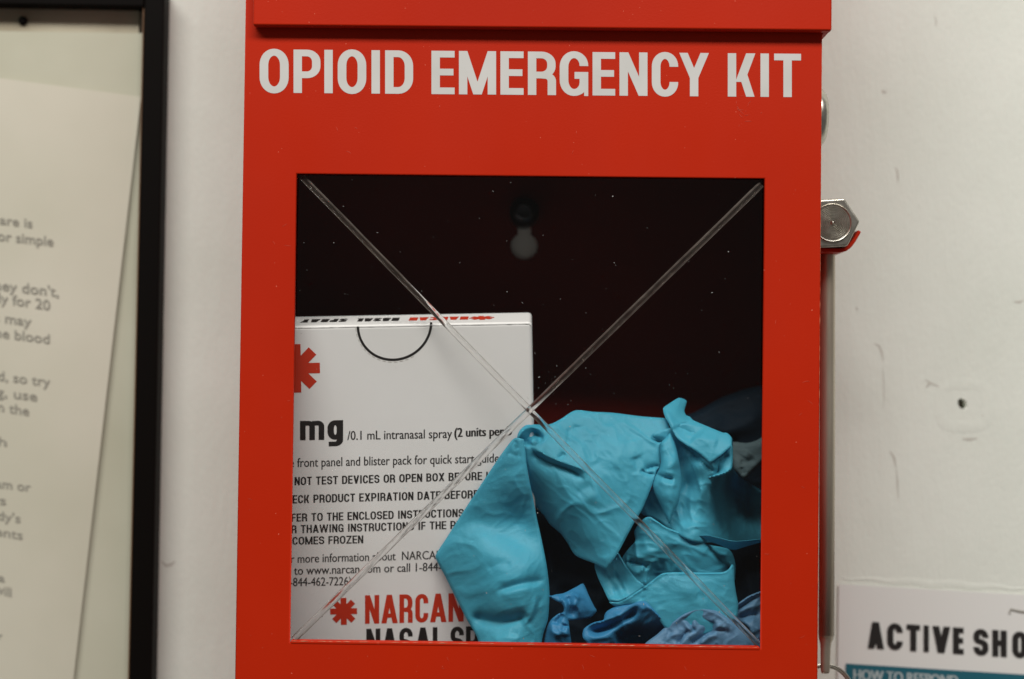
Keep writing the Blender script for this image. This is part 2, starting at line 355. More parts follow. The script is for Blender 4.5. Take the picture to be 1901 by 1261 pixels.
ring_px = [(1790 + 44 * math.copysign(abs(math.cos(a)) ** .55, math.cos(a)), 752 + 40 * math.copysign(abs(math.sin(a)) ** .55, math.sin(a))) for a in [2 * math.pi * i / 40 for i in range(40)]]
relief(ring_px, .0026, .00007, M['wall'], 'paint_ridge')
relief([(1560 + i * 12, 1073 + i * .7 + 1.5 * math.sin(i)) for i in range(32)], .0018, .00012, M['wall'], 'paint_ridge', False)
def scuff(pts, wd): relief(pts, wd, .00004, M['scuff'], 'scuff', False)
scuff([(1622, 638), (1632, 642), (1637, 655), (1640, 672)], .0005); scuff([(1638, 680), (1640, 700), (1641, 730), (1640, 760)], .0002)
scuff([(1652, 838), (1660, 850), (1663, 868)], .0006); scuff([(1664, 870), (1666, 895), (1668, 925)], .0004)
scuff([(1718, 705), (1728, 712), (1746, 719)], .0005); scuff([(1719, 720), (1724, 714), (1727, 711)], .0006)
scuff([(1828, 728), (1834, 731), (1838, 735)], .0007); scuff([(1822, 772), (1832, 771), (1838, 768)], .0007); scuff([(1786, 815), (1800, 816), (1814, 814)], .0007)
scuff([(1637, 168), (1641, 171), (1646, 172)], .0008); scuff([(1662, 310), (1666, 318), (1667, 330), (1667, 340)], .0005); scuff([(1735, 30), (1738, 40), (1737, 50)], .0003)
scuff([(1882, 560), (1892, 561), (1900, 558)], .0006); scuff([(300, 1042), (308, 1050), (318, 1048), (325, 1042)], .0008); scuff([(1590, 570), (1591, 574), (1593, 575)], .0005)

# ------------------------------------------------------------------ emergency cabinet
XL = at(447, 560).x; XR = at(1523, 560).x; ZT = .30; ZB = -.165; H = .0871
cab = thing('emergency_cabinet', 'bright red metal opioid emergency kit cabinet with a square clear window', 'cabinet', ((XL + XR) / 2, WY, ZB))
holed('door_panel', [[(XL, ZB), (XR, ZB), (XR, ZT), (XL, ZT)], [(-H, -H), (-H, H), (H, H), (H, -H)]], 0, .0018, M['red'], cab, .0005)
T = .0015
box('side_panel', (XL + .0002, .0019, ZB), (XL + T, WY, ZT), M['red'], cab, .0003)
box('side_panel', (XR - T, .0019, ZB), (XR - .0002, WY, ZT), M['red'], cab, .0003)
for xa, xb in ((XL + T + .0002, XL + T + .0009), (XR - T - .0009, XR - T - .0002)): box('shade_lining', (xa, .0032, ZB + .04), (xb, WY - .0035, ZT - .003), M['inner'], cab, 0)  # added side linings, interior shade painted into their dark red
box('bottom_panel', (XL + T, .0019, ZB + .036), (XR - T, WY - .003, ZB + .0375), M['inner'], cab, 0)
box('top_panel', (XL + T, .0019, ZT - .002), (XR - T, WY - .003, ZT), M['red'], cab, 0)
kc = at(973, 457, WY - .003)                  # keyhole slot
KR = .0058
kh = []
for i in range(28):
    a = math.radians(120 + 300 * i / 27); kh.append((kc.x + KR * math.cos(a), kc.z + KR * math.sin(a)))
kh += [(kc.x + .0031, kc.z + .016), (kc.x - .0031, kc.z + .016)]
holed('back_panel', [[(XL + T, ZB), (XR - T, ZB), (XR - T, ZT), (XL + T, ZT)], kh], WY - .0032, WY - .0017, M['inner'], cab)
box('window_ledge', (-H + .0003, -.0002, -H - .0006), (H - .0003, .0032, -H + .0007), M['red'], cab, .00045, 4)
# lid flap across the top of the door
pl = [(470, 46.5), (1543, 57.5), (1545, -400), (470, -400)]
ly = -.0042
box('lid', (at(469, 46, ly).x, ly, at(1000, 52.5, ly).z), (at(1544.5, 57, ly).x, -.0003, ZT - .01), M['red'], cab, .0009, 4)
box('lid_return', (XR + .0004, .0002, at(1000, 53, ly).z + .0003), (at(1544.5, 57, ly).x - .0003, WY - .004, ZT - .012), M['red'], cab, .0004)
def worn_highlight(a, b, name, n, rad, m):
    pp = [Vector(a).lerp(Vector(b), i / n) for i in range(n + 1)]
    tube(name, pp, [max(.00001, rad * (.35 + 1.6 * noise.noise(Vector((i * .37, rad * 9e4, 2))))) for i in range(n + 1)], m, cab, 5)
M['worn_highlight'] = mat('worn_highlight_paint', (.60, .19, .09), .5); mottle(M['worn_highlight'], (.50, .06, .02), (.66, .30, .17), 300, 3)  # chipped paint plus the edge highlight, painted in pale orange
worn_highlight((-H + .001, -.00015, -H + .0005), (H - .001, -.00015, -H + .0005), 'worn_highlight_edge', 260, .00017, M['worn_highlight'])
worn_highlight((XR - .0001, .00015, ZB), (XR - .0001, .00015, at(1525, 66, 0).z), 'worn_highlight_edge', 300, .00010, M['worn_highlight'])
M['scratch'] = mat('light_red_scratch', (.56, .05, .02), .5)
random.seed(5); sv = []; sf = []
for k_ in range(46):
    if k_ < 30: cx, cy = random.choice([(random.uniform(600, 1480), random.uniform(195, 312)), (random.uniform(1428, 1512), random.uniform(340, 1230)), (random.uniform(450, 1500), random.uniform(1212, 1255)), (random.uniform(445, 535), random.uniform(300, 1200))])
    else: cx, cy = random.gauss(1380, 20), random.gauss(205, 18)
    p_ = at(cx, cy, -.00005); a_ = random.uniform(0, 6.28); L_ = random.uniform(.0004, .0028); kk_ = random.uniform(-500, 500); wd_ = random.uniform(.00004, .00008); i = len(sv)
    for q in range(7):
        t_ = q / 6 * L_; an = a_ + kk_ * t_; x_, z_ = p_.x + t_ * math.cos(a_ + kk_ * t_ / 2), p_.z + t_ * math.sin(a_ + kk_ * t_ / 2); tw = wd_ * (.3 + math.sin(math.pi * q / 6))
        sv += [(x_ - math.sin(an) * tw, -.00006, z_ + math.cos(an) * tw), (x_ + math.sin(an) * tw, -.00006, z_ - math.cos(an) * tw)]
    sf += [(i + 2 * q, i + 2 * q + 1, i + 2 * q + 3, i + 2 * q + 2) for q in range(6)]
pydata('scratches', sv, sf, M['scratch'], cab)['kind'] = 'stuff'
# clear window with its scored cross
pane = box('window_pane', (-H - .004, .0024, -H - .004), (H + .004, .0040, H + .004), M['pane'], cab, 0)
def groove(a, b, wpx, dy=0):
    A, B = at(*a, .0012), at(*b, .0012); t = (B - A).normalized(); s = Vector((-t.z, 0, t.x)); L = (B - A).length; wd = wpx * .0002 / 2
    N = 90; vs = []; fs = []
    for i in range(N + 1):
        p = A + t * L * i / N; jw = wd * (1 + .06 * noise.noise(Vector((i * .21, wpx, 0)))); p = p + s * .00006 * noise.noise(Vector((i * .15, 3, wpx)))
        for q, y in ((-1, .00238), (-.55, .00205), (0, .00222), (.55, .00205), (1, .00238)): vs.append((p.x + s.x * q * jw, y - dy, p.z + s.z * q * jw))
    for i in range(N):
        for k in range(4): fs.append((i * 5 + k, (i + 1) * 5 + k, (i + 1) * 5 + k + 1, i * 5 + k + 1))
        fs.append((i * 5 + 4, (i + 1) * 5 + 4, (i + 1) * 5, i * 5))
    g = pydata('groove', vs, fs, M['groove'], cab, True); g.parent = pane; g.matrix_parent_inverse = Matrix()
    for sd in (-1, 1):
        fv = []; ff = []
        for i in range(N + 1):
            c0 = Vector(vs[i * 5 + 2]); c1 = Vector(vs[i * 5 + (0 if sd < 0 else 4)]); k0 = .48 + .12 * noise.noise(Vector((i * .35, sd * 4, wpx)))
            q0 = c0.lerp(c1, k0); q1 = c0.lerp(c1, .98); fv += [(q0.x, vs[i * 5][1] - .00042, q0.z), (q1.x, vs[i * 5][1] - .00030, q1.z)]
        for i in range(N): ff.append((i * 2, i * 2 + 1, i * 2 + 3, i * 2 + 2))
        e = pydata('groove_flank', fv, ff, M['groove_flank'], None, True); e.parent = pane
        pts = [Vector(vs[i * 5 + (0 if sd < 0 else 4)]) + Vector((0, -.00018, 0)) for i in range(N + 1)]
        rad = [.000058 * (1 + .7 * noise.noise(Vector((i * .3, sd, wpx)))) for i in range(N + 1)]
        e = tube('groove_edge', pts, rad, M['groove_edge'], None, 6); e.parent = pane
groove((560, 328), (1408, 1196), 11); groove((1414, 342), (545, 1188), 11.7, .0004)
# dust and flecks lying on the pane
random.seed(11); vs = []; fs = []
for k in range(150):
    if k < 22: cx, cy = random.gauss(1020, 26), random.gauss(700, 45)
    else: cx, cy = random.uniform(556, 1412), random.uniform(330, 1190)
    c = at(cx, cy, .0022); s0 = random.choice((.00008, .0001, .00013, .00018)) * random.uniform(.5, 1.25) ; a = random.uniform(0, math.pi); e = random.choice((1, 1, 1.3, 2.5))
    if random.random() < .12: e, s0 = 6, .00007
    i = len(vs); m_ = 5
    for j in range(m_):
        an = 2 * math.pi * j / m_; x, z = s0 * e * math.cos(an), s0 * math.sin(an) * random.uniform(.6, 1.2)
        vs.append((c.x + x * math.cos(a) - z * math.sin(a), c.y, c.z + x * math.sin(a) + z * math.cos(a)))
    vs.append((c.x, c.y - .00006, c.z))
    for j in range(m_): fs.append((i + j, i + (j + 1) % m_, i + m_))
d = pydata('dust', vs, fs, M['dust'], None); d.parent = pane; d['kind'] = 'stuff'
# title in white vinyl, one piece per letter
NF = Vector((0, -1, 0)); g0 = lambda x, y: at(x, y, 0)
tb = lambda x: 172.8 + (x - 544) * .0084
for ch, x0, x1 in [('O', 482, 536), ('P', 545, 595), ('I', 602, 618), ('O', 627, 680), ('I', 690, 705), ('D', 715, 767), ('E', 801, 844), ('M', 852, 921), ('E', 929, 972), ('R', 980, 1033),
                   ('G', 1039, 1092), ('E', 1100, 1142), ('N', 1150, 1202), ('C', 1210, 1259), ('Y', 1261, 1316), ('K', 1351, 1403), ('I', 1412, 1427), ('T', 1437, 1487)]:
    P = Print(); ov = 1.2 if ch in 'OGC' else 0
    letter_on(P, ch, g0, x0, x1, lambda x: tb(x) + ov, 80.5 + 2 * ov, .097, .077, NF, 6e-5); P.build('letter', M['vinyl'], cab)
# lock on the right side, seen edge on
lc = at(1523, 228, .024)
lathe('lock', [(.0118, -.0006), (.0118, .0006), (.0112, .0024), (.0094, .0039), (.0082, .0041), (.0078, .0036), (.0050, .0044), (.0015, .0049)], (XR - .0001, .0145, lc.z), 'X', M['steel'], cab)
# cradle of bent red strip that carries the hammer
cr = [(1516, 468), (1560, 468.5), (1572, 466), (1581, 459), (1589, 448), (1596, 436), (1599, 430)]
outer = cr; inner = [(1593, 427), (1589, 434), (1583, 444), (1576, 453), (1569, 459), (1560, 461), (1516, 460.5)]
yb_ = .022
prism('cradle', pxpoly(outer + inner, yb_), yb_, yb_ + .02, M['red'], cab, .0004)
# screw head in the keyhole
sc_ = at(973, 392, .072)
screw = lathe('mounting_screw', [(.0062, -.0125), (.0062, .001), (.0052, .0028), (.003, .0038), (.0028, .0012), (.0005, .0010)], (sc_.x, .075, sc_.z), '-Y', M['dark_steel'], cab, 28)

# ------------------------------------------------------------------ break-glass hammer on the right side
hm = thing('hammer', 'small steel hammer with hexagonal head and straight handle hanging beside the red cabinet', 'hammer', at(1536, 1250, .03))
hy_ = .0195; c = at(1545, 414, hy_); Rh = (at(1597, 414, hy_) - c).x
hexp = [(c.x + Rh * math.cos(math.radians(60 * i + 4)), c.z + Rh * math.sin(math.radians(60 * i + 4))) for i in range(6)]
prism('hammer_head', hexp, hy_, hy_ + .034, M['steel'], hm, .0009, 3)
k = Rh / 52
prof = [(36 * k, -.0004), (36 * k, .0006), (34.5 * k, .0010)]
for rr in range(33, 5, -3): prof += [(rr * k, .00085), ((rr - 1) * k, .0006), ((rr - 2) * k, .00085)]
prof += [(3 * k, .0010), (1.6 * k, .0016), (.4 * k, .0017)]
lathe('striking_face', prof, (c.x, hy_, c.z), '-Y', M['steel'], hm, 64)
yR = .034
pts = [at(1535.5, 440, yR), at(1535.5, 470, yR), at(1535.5, 800, yR), at(1534, 1178, yR)]
rd = (at(1550, 800, yR) - at(1535.5, 800, yR)).x
tube('handle', pts, rd, M['handle'], hm, 32)
# flattened tip: loft of ellipses
vs = []; fs = []; n = 28
sect = [(1178, 14.3, 14.3, 1534), (1186, 13.2, 11, 1533.5), (1194, 10.5, 8, 1532.8), (1204, 9.3, 6, 1532.5), (1225, 9.0, 5, 1532.3), (1245, 8.3, 4.5, 1532), (1250, 7, 3.4, 1532)]
for yy, a, b_, xx in sect:
    p = at(xx, yy, yR); kx = rd / 14.5
    for i in range(n): vs.append((p.x + a * kx * math.cos(2 * math.pi * i / n), p.y + b_ * kx * math.sin(2 * math.pi * i / n), p.z))
for j in range(len(sect) - 1):
    for i in range(n): fs.append((j * n + i, j * n + (i + 1) % n, (j + 1) * n + (i + 1) % n, (j + 1) * n + i))
fs += [tuple(range(n)), tuple(range((len(sect) - 1) * n, len(sect) * n))]
pydata('handle_tip', vs, fs, M['handle'], hm, True)
rg = thing('split_ring', 'small wire ring looped through the tip of the hammer handle', 'ring', at(1530, 1290, yR))
for q, (rr, dy) in enumerate(((56, 0), (52, .0011))):
    cc = at(1530, 1291, yR + dy - .0005); R_ = rr * .000213
    tube('wire_coil', [(cc.x + R_ * math.cos(a), cc.y + .0022 * math.cos(a - .5), cc.z + R_ * math.sin(a)) for a in [2 * math.pi * i / 48 for i in range(48)]], .00048, M['steel'], rg, 8, True)

# ------------------------------------------------------------------ carton of nasal spray
P0 = at(985, 600, .0066); tl = math.radians(11); nb = Vector((0, -math.cos(tl), -math.sin(tl))); upb = Vector((0, -math.sin(tl), math.cos(tl)))
gb = plane_at(P0, nb)
exb = (gb(985, 598.5) - gb(547, 606.5)).normalized(); upb = exb.cross(nb).normalized() * -1
if upb.z < 0: upb = -upb
nb = upb.cross(exb).normalized()
if nb.y > 0: nb = -nb
gb = plane_at(P0, nb)
cw, chh, cdp = .103, .136, .025
TRc = gb(987.5, 598)
BL = TRc - exb * cw - upb * chh
carton = thing('medicine_box', 'white carton of nasal spray leaning behind the left half of the cabinet window', 'box', BL + exb * cw / 2)
bm = bmesh.new()
V = [bm.verts.new(BL + exb * (cw * a) + upb * (chh * b_) - nb * (cdp * c_)) for a in (0, 1) for b_ in (0, 1) for c_ in (0, 1)]
for f_ in ((0, 1, 3, 2), (4, 6, 7, 5), (0, 4, 5, 1), (2, 3, 7, 6), (0, 2, 6, 4), (1, 5, 7, 3)): bm.faces.new([V[i] for i in f_])
bmesh.ops.recalc_face_normals(bm, faces=bm.faces)
me = bpy.data.meshes.new('carton'); bm.to_mesh(me); bm.free(); co_ = attach(link('carton', me, M['carton']), carton); bevel(co_, .0016, 6)
# tuck edge: slightly raised, chipped fold line along the top
fl = [TRc - exb * (cw * i / 60) + nb * .00003 - upb * (.0005 + .00012 * noise.noise(Vector((i * .7, 0, 0)))) for i in range(61)]
tube('fold_line', fl, [.00012 * (1 + .5 * noise.noise(Vector((i * .9, 5, 0)))) for i in range(61)], M['carton'], carton, 6)
ink = Print(); rink = Print()
def aster(P, g, cx, cy, R_, wd, n, lift=6e-5):
    for k_ in range(4):
        a = math.radians(45 * k_ - 1); dx, dy = math.cos(a), math.sin(a); h_ = wd / 2
        cs = [(cx + sx * R_ * dx - sy * h_ * dy, cy + sx * R_ * dy + sy * h_ * dx) for sx, sy in ((-1, -1), (1, -1), (1, 1), (-1, 1))]
        i = len(P.v); P.v += [g(*q) + n * (lift + k_ * 4e-6) for q in cs]; P.f.append((i, i + 1, i + 2, i + 3))
for q_ in ((549, 684, 45, 19.5), (638, 1135, 25, 11)): ap = Print(); aster(ap, gb, *q_, nb); ap.build('asterisk', M['redink'], carton)
# thumb notch: printed black arc, half circle
arc = [(732.5 + 68 * math.cos(math.pi * i / 40), 602 + 66 * math.sin(math.pi * i / 40) - 3.5 * math.cos(math.pi * i / 40)) for i in range(41)]
def pxribbon(P, pts, wd, g, n, lift=6e-5):
    for i in range(len(pts) - 1):
        a, b_ = pts[i], pts[i + 1]
        def nrm(k_):
            p, q = pts[max(0, k_ - 1)], pts[min(len(pts) - 1, k_ + 1)]; l_ = math.hypot(q[0] - p[0], q[1] - p[1]); return -(q[1] - p[1]) / l_ * wd / 2, (q[0] - p[0]) / l_ * wd / 2
        n1, n2 = nrm(i), nrm(i + 1); s_ = len(P.v)
        P.v += [g(a[0] + n1[0], a[1] + n1[1]) + n * lift, g(b_[0] + n2[0], b_[1] + n2[1]) + n * lift, g(b_[0] - n2[0], b_[1] - n2[1]) + n * lift, g(a[0] - n1[0], a[1] - n1[1]) + n * lift]
        P.f.append((s_, s_ + 1, s_ + 2, s_ + 3))
pxribbon(ink, arc, 4.6, gb, nb)
perf = Print()
for i in range(14):
    a0 = math.radians(60 + i * 8.6); seg = [(732.5 + 72 * math.cos(a0 + q), 602 + 70.5 * math.sin(a0 + q) - 3.5 * math.cos(a0)) for q in (0, .03, .06, .09)]
    pxribbon(perf, seg, 1.2, gb, nb)
perf.build('perforation', M['scuff'], carton)
flat = lambda y0, sl: (lambda x: y0 + (x - 600) * sl)
bz = lambda x: 817.5 - (x - 560) * .02
for ch, x0, x1 in (('m', 557, 602), ('g', 608, 637)): letter_on(ink, ch, gb, x0, x1, bz, 36, .145 if ch == 'm' else .165, .12, nb)
line(ink, '/0.1 mL intranasal spray', 24, gb, 645, 839, 817, 813, 17, nb, .012)
line(ink, '(2 units per b', 13, gb, 844, 935, 811.5, 808.5, 17, nb, .04)
line(ink, 'e front panel and blister pack for quick start guide', 52, gb, 538, 926, 867.5, 858.5, 17, nb, .012)
caps_line(ink, 'NOT TEST DEVICES OR OPEN BOX BEFORE USE', gb, 547, 895, 901, 891.3, 15.2, 35, nb)
caps_line(ink, 'HECK PRODUCT EXPIRATION DATE BEFORE USE', gb, 532, 888, 935, 925, 15.2, 35, nb)
caps_line(ink, 'FER TO THE ENCLOSED INSTRUCTIONS FOR', gb, 541, 861, 968.7, 959.7, 15, 32, nb)
caps_line(ink, 'R THAWING INSTRUCTIONS IF THE PROD', gb, 541, 846, 990.3, 982, 15, 31, nb)
caps_line(ink, 'COMES FROZEN', gb, 543, 674.5, 1011.4, 1008.6, 14.6, 12, nb)
line(ink, 'r more information about  NARCAN', 31, gb, 540.5, 809, 1045.3, 1038.2, 16, nb, .012)
line(ink, 'to www.narcan.com or call 1-844-', 31, gb, 546, 813, 1067.2, 1060, 16, nb, .012)
line(ink, '-844-462-7226)', 14, gb, 538.5, 652, 1088.6, 1086.4, 16, nb, .012)
rb = lambda x: 1158.3 - (x - 678) * .024
for ch, x0, x1 in (('N', 677.6, 704), ('A', 708, 737.5), ('R', 741.5, 766.5), ('C', 771, 795), ('A', 798.5, 828), ('N', 832.5, 860.6)): letter_on(rink, ch, gb, x0, x1, rb, 53, .082, .075, nb)
rb2 = lambda x: 1219.5 - (x - 678) * .024
for ch, x0, x1 in (('N', 680, 706), ('A', 709.5, 737), ('S', 741.5, 766), ('A', 770.5, 799.5), ('L', 803.5, 822), ('S', 836.5, 861), ('P', 865, 890)): letter_on(ink, ch, gb, x0, x1, rb2, 52, .082, .075, nb)
ink.build('black_lettering', M['ink'], carton); rink.build('red_lettering', M['redink'], carton)
# upside-down print on the top face
topn = upb; tp0 = TRc; gt = plane_at(tp0, topn); tk = Print(); tr_ = Print()
def toptext(P, txt, xa, xb, lift=6e-5):
    """xa = right end (start of the word), xb = left end, rotated half a turn, lying on the top face"""
    A = tp0 + exb * ((at(xa, 590, .012) - tp0).dot(exb)); B = tp0 + exb * ((at(xb, 590, .012) - tp0).dot(exb))
    o = A - nb * .0062; ex = B - A; adv = [0]
    for c_ in txt: adv.append(adv[-1] + WID.get(c_, .47) + .08)
    tot = adv[-1] - .08; Hh = .0078; kk = ex.length / (tot * Hh)
    dirx = ex.normalized(); up_ = nb * -1
    o = A - nb * .0185; up_ = nb
    o = A - nb * .0062 ; up_ = -nb
    # feet of the letters point to the back of the box
    o = A - nb * (.0085 + Hh); up_ = nb
    for c_, a_ in zip(txt, adv): P.glyph(c_, WID.get(c_, .47) * kk, .12, .09, o + dirx * a_ * Hh * kk, dirx * Hh, up_ * Hh, topn, lift)
toptext(tr_, 'NARCAN', 868, 757); toptext(tk, 'NASAL', 738, 658); toptext(tk, 'SPRAY', 640, 554)
ac = tp0 + exb * ((at(893, 590, .012) - tp0).dot(exb)) - nb * .012
for k_ in range(4):
    a = math.radians(45 * k_ + 5); e1 = exb * math.cos(a) - nb * math.sin(a); e2 = exb * -math.sin(a) - nb * math.cos(a); i = len(tr_.v)
    tr_.v += [ac + e1 * sx * .0048 + e2 * sy * .0011 + topn * (7e-5 + k_ * 4e-6) for sx, sy in ((-1, -1), (1, -1), (1, 1), (-1, 1))]; tr_.f.append((i, i + 1, i + 2, i + 3))
tk.build('top_black_lettering', M['ink'], carton); tr_.build('top_red_lettering', M['redink'], carton)

# ------------------------------------------------------------------ crumpled gloves
def zm(ox, oy, s): return lambda *p: [(ox + x / s, oy + y / s) + tuple(r_) for x, y, *r_ in p]
zA, zB, zC, zD, zE, zF = zm(800, 760, 6.304), zm(800, 960, 5.045), zm(960, 750, 3.94), zm(1180, 730, 4.669), zm(1100, 940, 4.671), zm(990, 1040, 7.04)
def tps(ctrl):
    C = np.array(ctrl, float); P_ = C[:, :2] / 100; n = len(C)
    def U(r2): return np.where(r2 < 1e-12, 0, .5 * r2 * np.log(r2 + 1e-12))
    K = U(((P_[:, None] - P_[None]) ** 2).sum(-1)) + 1e-3 * np.eye(n); Q = np.c_[np.ones(n), P_]
    A = np.zeros((n + 3, n + 3)); A[:n, :n] = K; A[:n, n:] = Q; A[n:, :n] = Q.T
    w_ = np.linalg.solve(A, np.r_[C[:, 2], 0, 0, 0])
    def f_(X):
        X = X / 100; return U(((X[:, None] - P_[None]) ** 2).sum(-1)) @ w_[:n] + w_[n] + X @ w_[n + 1:]
    return f_
def seg_dist(X, line_, closed=False):
    """distance, parameter along, signed side (+ = right of travel in px space)"""
    L = np.array(line_, float)[:, :2]
    if closed: L = np.vstack([L, L[:1]])
    best = np.full(len(X), 1e9); par = np.zeros(len(X)); side = np.zeros(len(X)); cum = np.r_[0, np.cumsum(np.hypot(*(L[1:] - L[:-1]).T))]
    for i in range(len(L) - 1):
        a, b_ = L[i], L[i + 1]; ab = b_ - a; l2 = (ab ** 2).sum() + 1e-9; t = np.clip(((X - a) @ ab) / l2, 0, 1); q = a + t[:, None] * ab
        dd = np.hypot(*(X - q).T); m_ = dd < best; best[m_] = dd[m_]; par[m_] = (cum[i] + t[m_] * np.sqrt(l2)) / cum[-1]
        cr_ = ab[0] * (X[:, 1] - a[1]) - ab[1] * (X[:, 0] - a[0]); side[m_] = np.sign(cr_[m_])
    return best, par, side
def inside(X, poly):
    P_ = np.array(poly); c_ = np.zeros(len(X), bool); j = len(P_) - 1
    for i in range(len(P_)):
        xi, yi = P_[i]; xj, yj = P_[j]
        m_ = ((yi > X[:, 1]) != (yj > X[:, 1])) & (X[:, 0] < (xj - xi) * (X[:, 1] - yi) / (yj - yi + 1e-12) + xi); c_ ^= m_; j = i
    return c_
def spline(pts, closed, step=3.0):
    """Catmull-Rom through points; a point given with a third value 's' stays a sharp corner"""
    P_ = [np.array(p[:2], float) for p in pts]; n = len(P_); out = []
    sharp = [len(p) > 2 for p in pts]
    for i in range(n if closed else n - 1):
        p1, p2 = P_[i], P_[(i + 1) % n]
        p0 = P_[(i - 1) % n] if (closed or i) and not sharp[i] else 2 * p1 - p2
        p3 = P_[(i + 2) % n] if (closed or i < n - 2) and not sharp[(i + 1) % n] else 2 * p2 - p1
        m1 = (p2 - p0) * .42; m2 = (p3 - p1) * .42; L_ = np.hypot(*(p2 - p1)); lim = L_ * .9
        for m_ in (m1, m2):
            l_ = np.hypot(*m_)
            if l_ > lim: m_ *= lim / l_
        k_ = max(1, int(L_ / step))
        for q in range(k_):
            t = q / k_; out.append((2 * t ** 3 - 3 * t * t + 1) * p1 + (t ** 3 - 2 * t * t + t) * m1 + (-2 * t ** 3 + 3 * t * t) * p2 + (t ** 3 - t * t) * m2)
    if not closed: out.append(P_[-1])
    return [tuple(p) for p in out]
def patch(name, outline, ctrl, creases, m, root, roll=(10, 2.0), seed=0, step=2.3, wr=.16, cr=.6, dr=0.0):
    """one sheet of glove film. outline px; ctrl (px,py,depth mm); creases: (pts, height mm (+ to the camera), width px, kind)"""
    ol = spline(outline, True, step)
    A = np.array(ol); x0, y0 = A.min(0); x1, y1 = A.max(0)
    gx, gy = np.meshgrid(np.arange(x0, x1, step), np.arange(y0, y1, step * .87)); gx = gx + (np.arange(gx.shape[0])[:, None] % 2) * step / 2
    X = np.c_[gx.ravel(), gy.ravel()]; X = X[inside(X, ol)]; dd, _, _ = seg_dist(X, ol, True); X = X[dd > step * .6]
    pts = [Vector(p) for p in ol] + [Vector(p) for p in X]; n = len(ol)
    res = delaunay_2d_cdt(pts, [], [list(range(n))], 1, 1e-4)
    V_ = np.array([tuple(v) for v in res[0]]); Fs = [tuple(f_) for f_ in res[2]]
    D = tps(ctrl)(V_)
    for cr_ in creases:
        line_, h_, wd = cr_[0], cr_[1], cr_[2]; kind = cr_[3] if len(cr_) > 3 else 'r'
        sp = spline([p[:2] for p in line_], False, 4); ds, pr, sd = seg_dist(V_, sp)
        tp = np.clip(np.minimum(pr, 1 - pr) * 5, 0, 1); tp = tp * tp * (3 - 2 * tp)
        ef = np.where((pr <= 0) | (pr >= 1), 0, 1) if kind != 'e' else 1
        if kind in 'rR': D -= h_ * np.exp(-(ds / wd) ** 1.6) * (tp if kind == 'r' else 1)
        elif kind == 'f': D -= h_ * tp * np.where(sd > 0, np.exp(-ds / wd), np.exp(-ds / 3.0))   # fold: long slope on the + side, sharp drop on the other
        elif kind == 'g': D -= h_ * tp * np.where(sd < 0, np.exp(-ds / wd), np.exp(-ds / 3.0))
        elif kind == 'e': D -= h_ * np.exp(-(ds / wd) ** 2)
        elif kind == 's': D -= h_ * tp * np.where(sd > 0, np.exp(-ds / wd), -.25 * np.exp(-ds / (wd * .35)))   # ledge: raised on the + side, fading away
    e_, _, _ = seg_dist(V_, ol, True)
    rw, rh = roll; t = np.clip(1 - e_ / rw, 0, 1); D += rh * (1 - np.sqrt(np.clip(1 - t * t, 0, 1)))
    D += np.array([wr * (noise.noise(Vector((x / 26, y / 34, seed * 7.3))) + .45 * noise.noise(Vector((x / 9 + 5, y / 12, seed * 3.1)))) for x, y in V_])
    ca_, sa_ = math.cos(dr), math.sin(dr)
    def rid(x, y, sx, sy, k_):
        p_, q_ = x * ca_ + y * sa_, -x * sa_ + y * ca_; wv = noise.noise(Vector((p_ / 60, q_ / 60, k_ + 9))) * .7
        return 1 - min(1, abs(noise.noise(Vector((p_ / sx + wv, q_ / sy + wv, k_)))) * 2.6)
    ed = np.clip(e_ / 14, .25, 1)
    D -= cr * ed * np.array([1.25 * rid(x, y, 85, 36, seed * 5.7) ** 1.3 + .40 * rid(x, y, 34, 17, seed * 2.9 + 40) ** 1.5 for x, y in V_])
    D = np.maximum(D, 4.9)
    vs = [at(x, y, d_ / 1000) for (x, y), d_ in zip(V_, D)]
    vs = [Vector((min(v.x, XR - .003), min(v.y, WY - .005), max(v.z, ZB + .0385))) for v in vs]      # held inside the cabinet walls
    o = pydata(name, vs, Fs, m, root, True)
    bm_ = bmesh.new(); bm_.from_mesh(o.data); bmesh.ops.recalc_face_normals(bm_, faces=bm_.faces)
    if sum(f_.normal.y * f_.calc_area() for f_ in bm_.faces) > 0: bmesh.ops.reverse_faces(bm_, faces=bm_.faces)
    bm_.to_mesh(o.data); bm_.free()
    s = o.modifiers.new('film', 'SOLIDIFY'); s.thickness = .00016; s.offset = -1; es = o.modifiers.new('es', 'EDGE_SPLIT'); es.split_angle = math.radians(62)
    return o

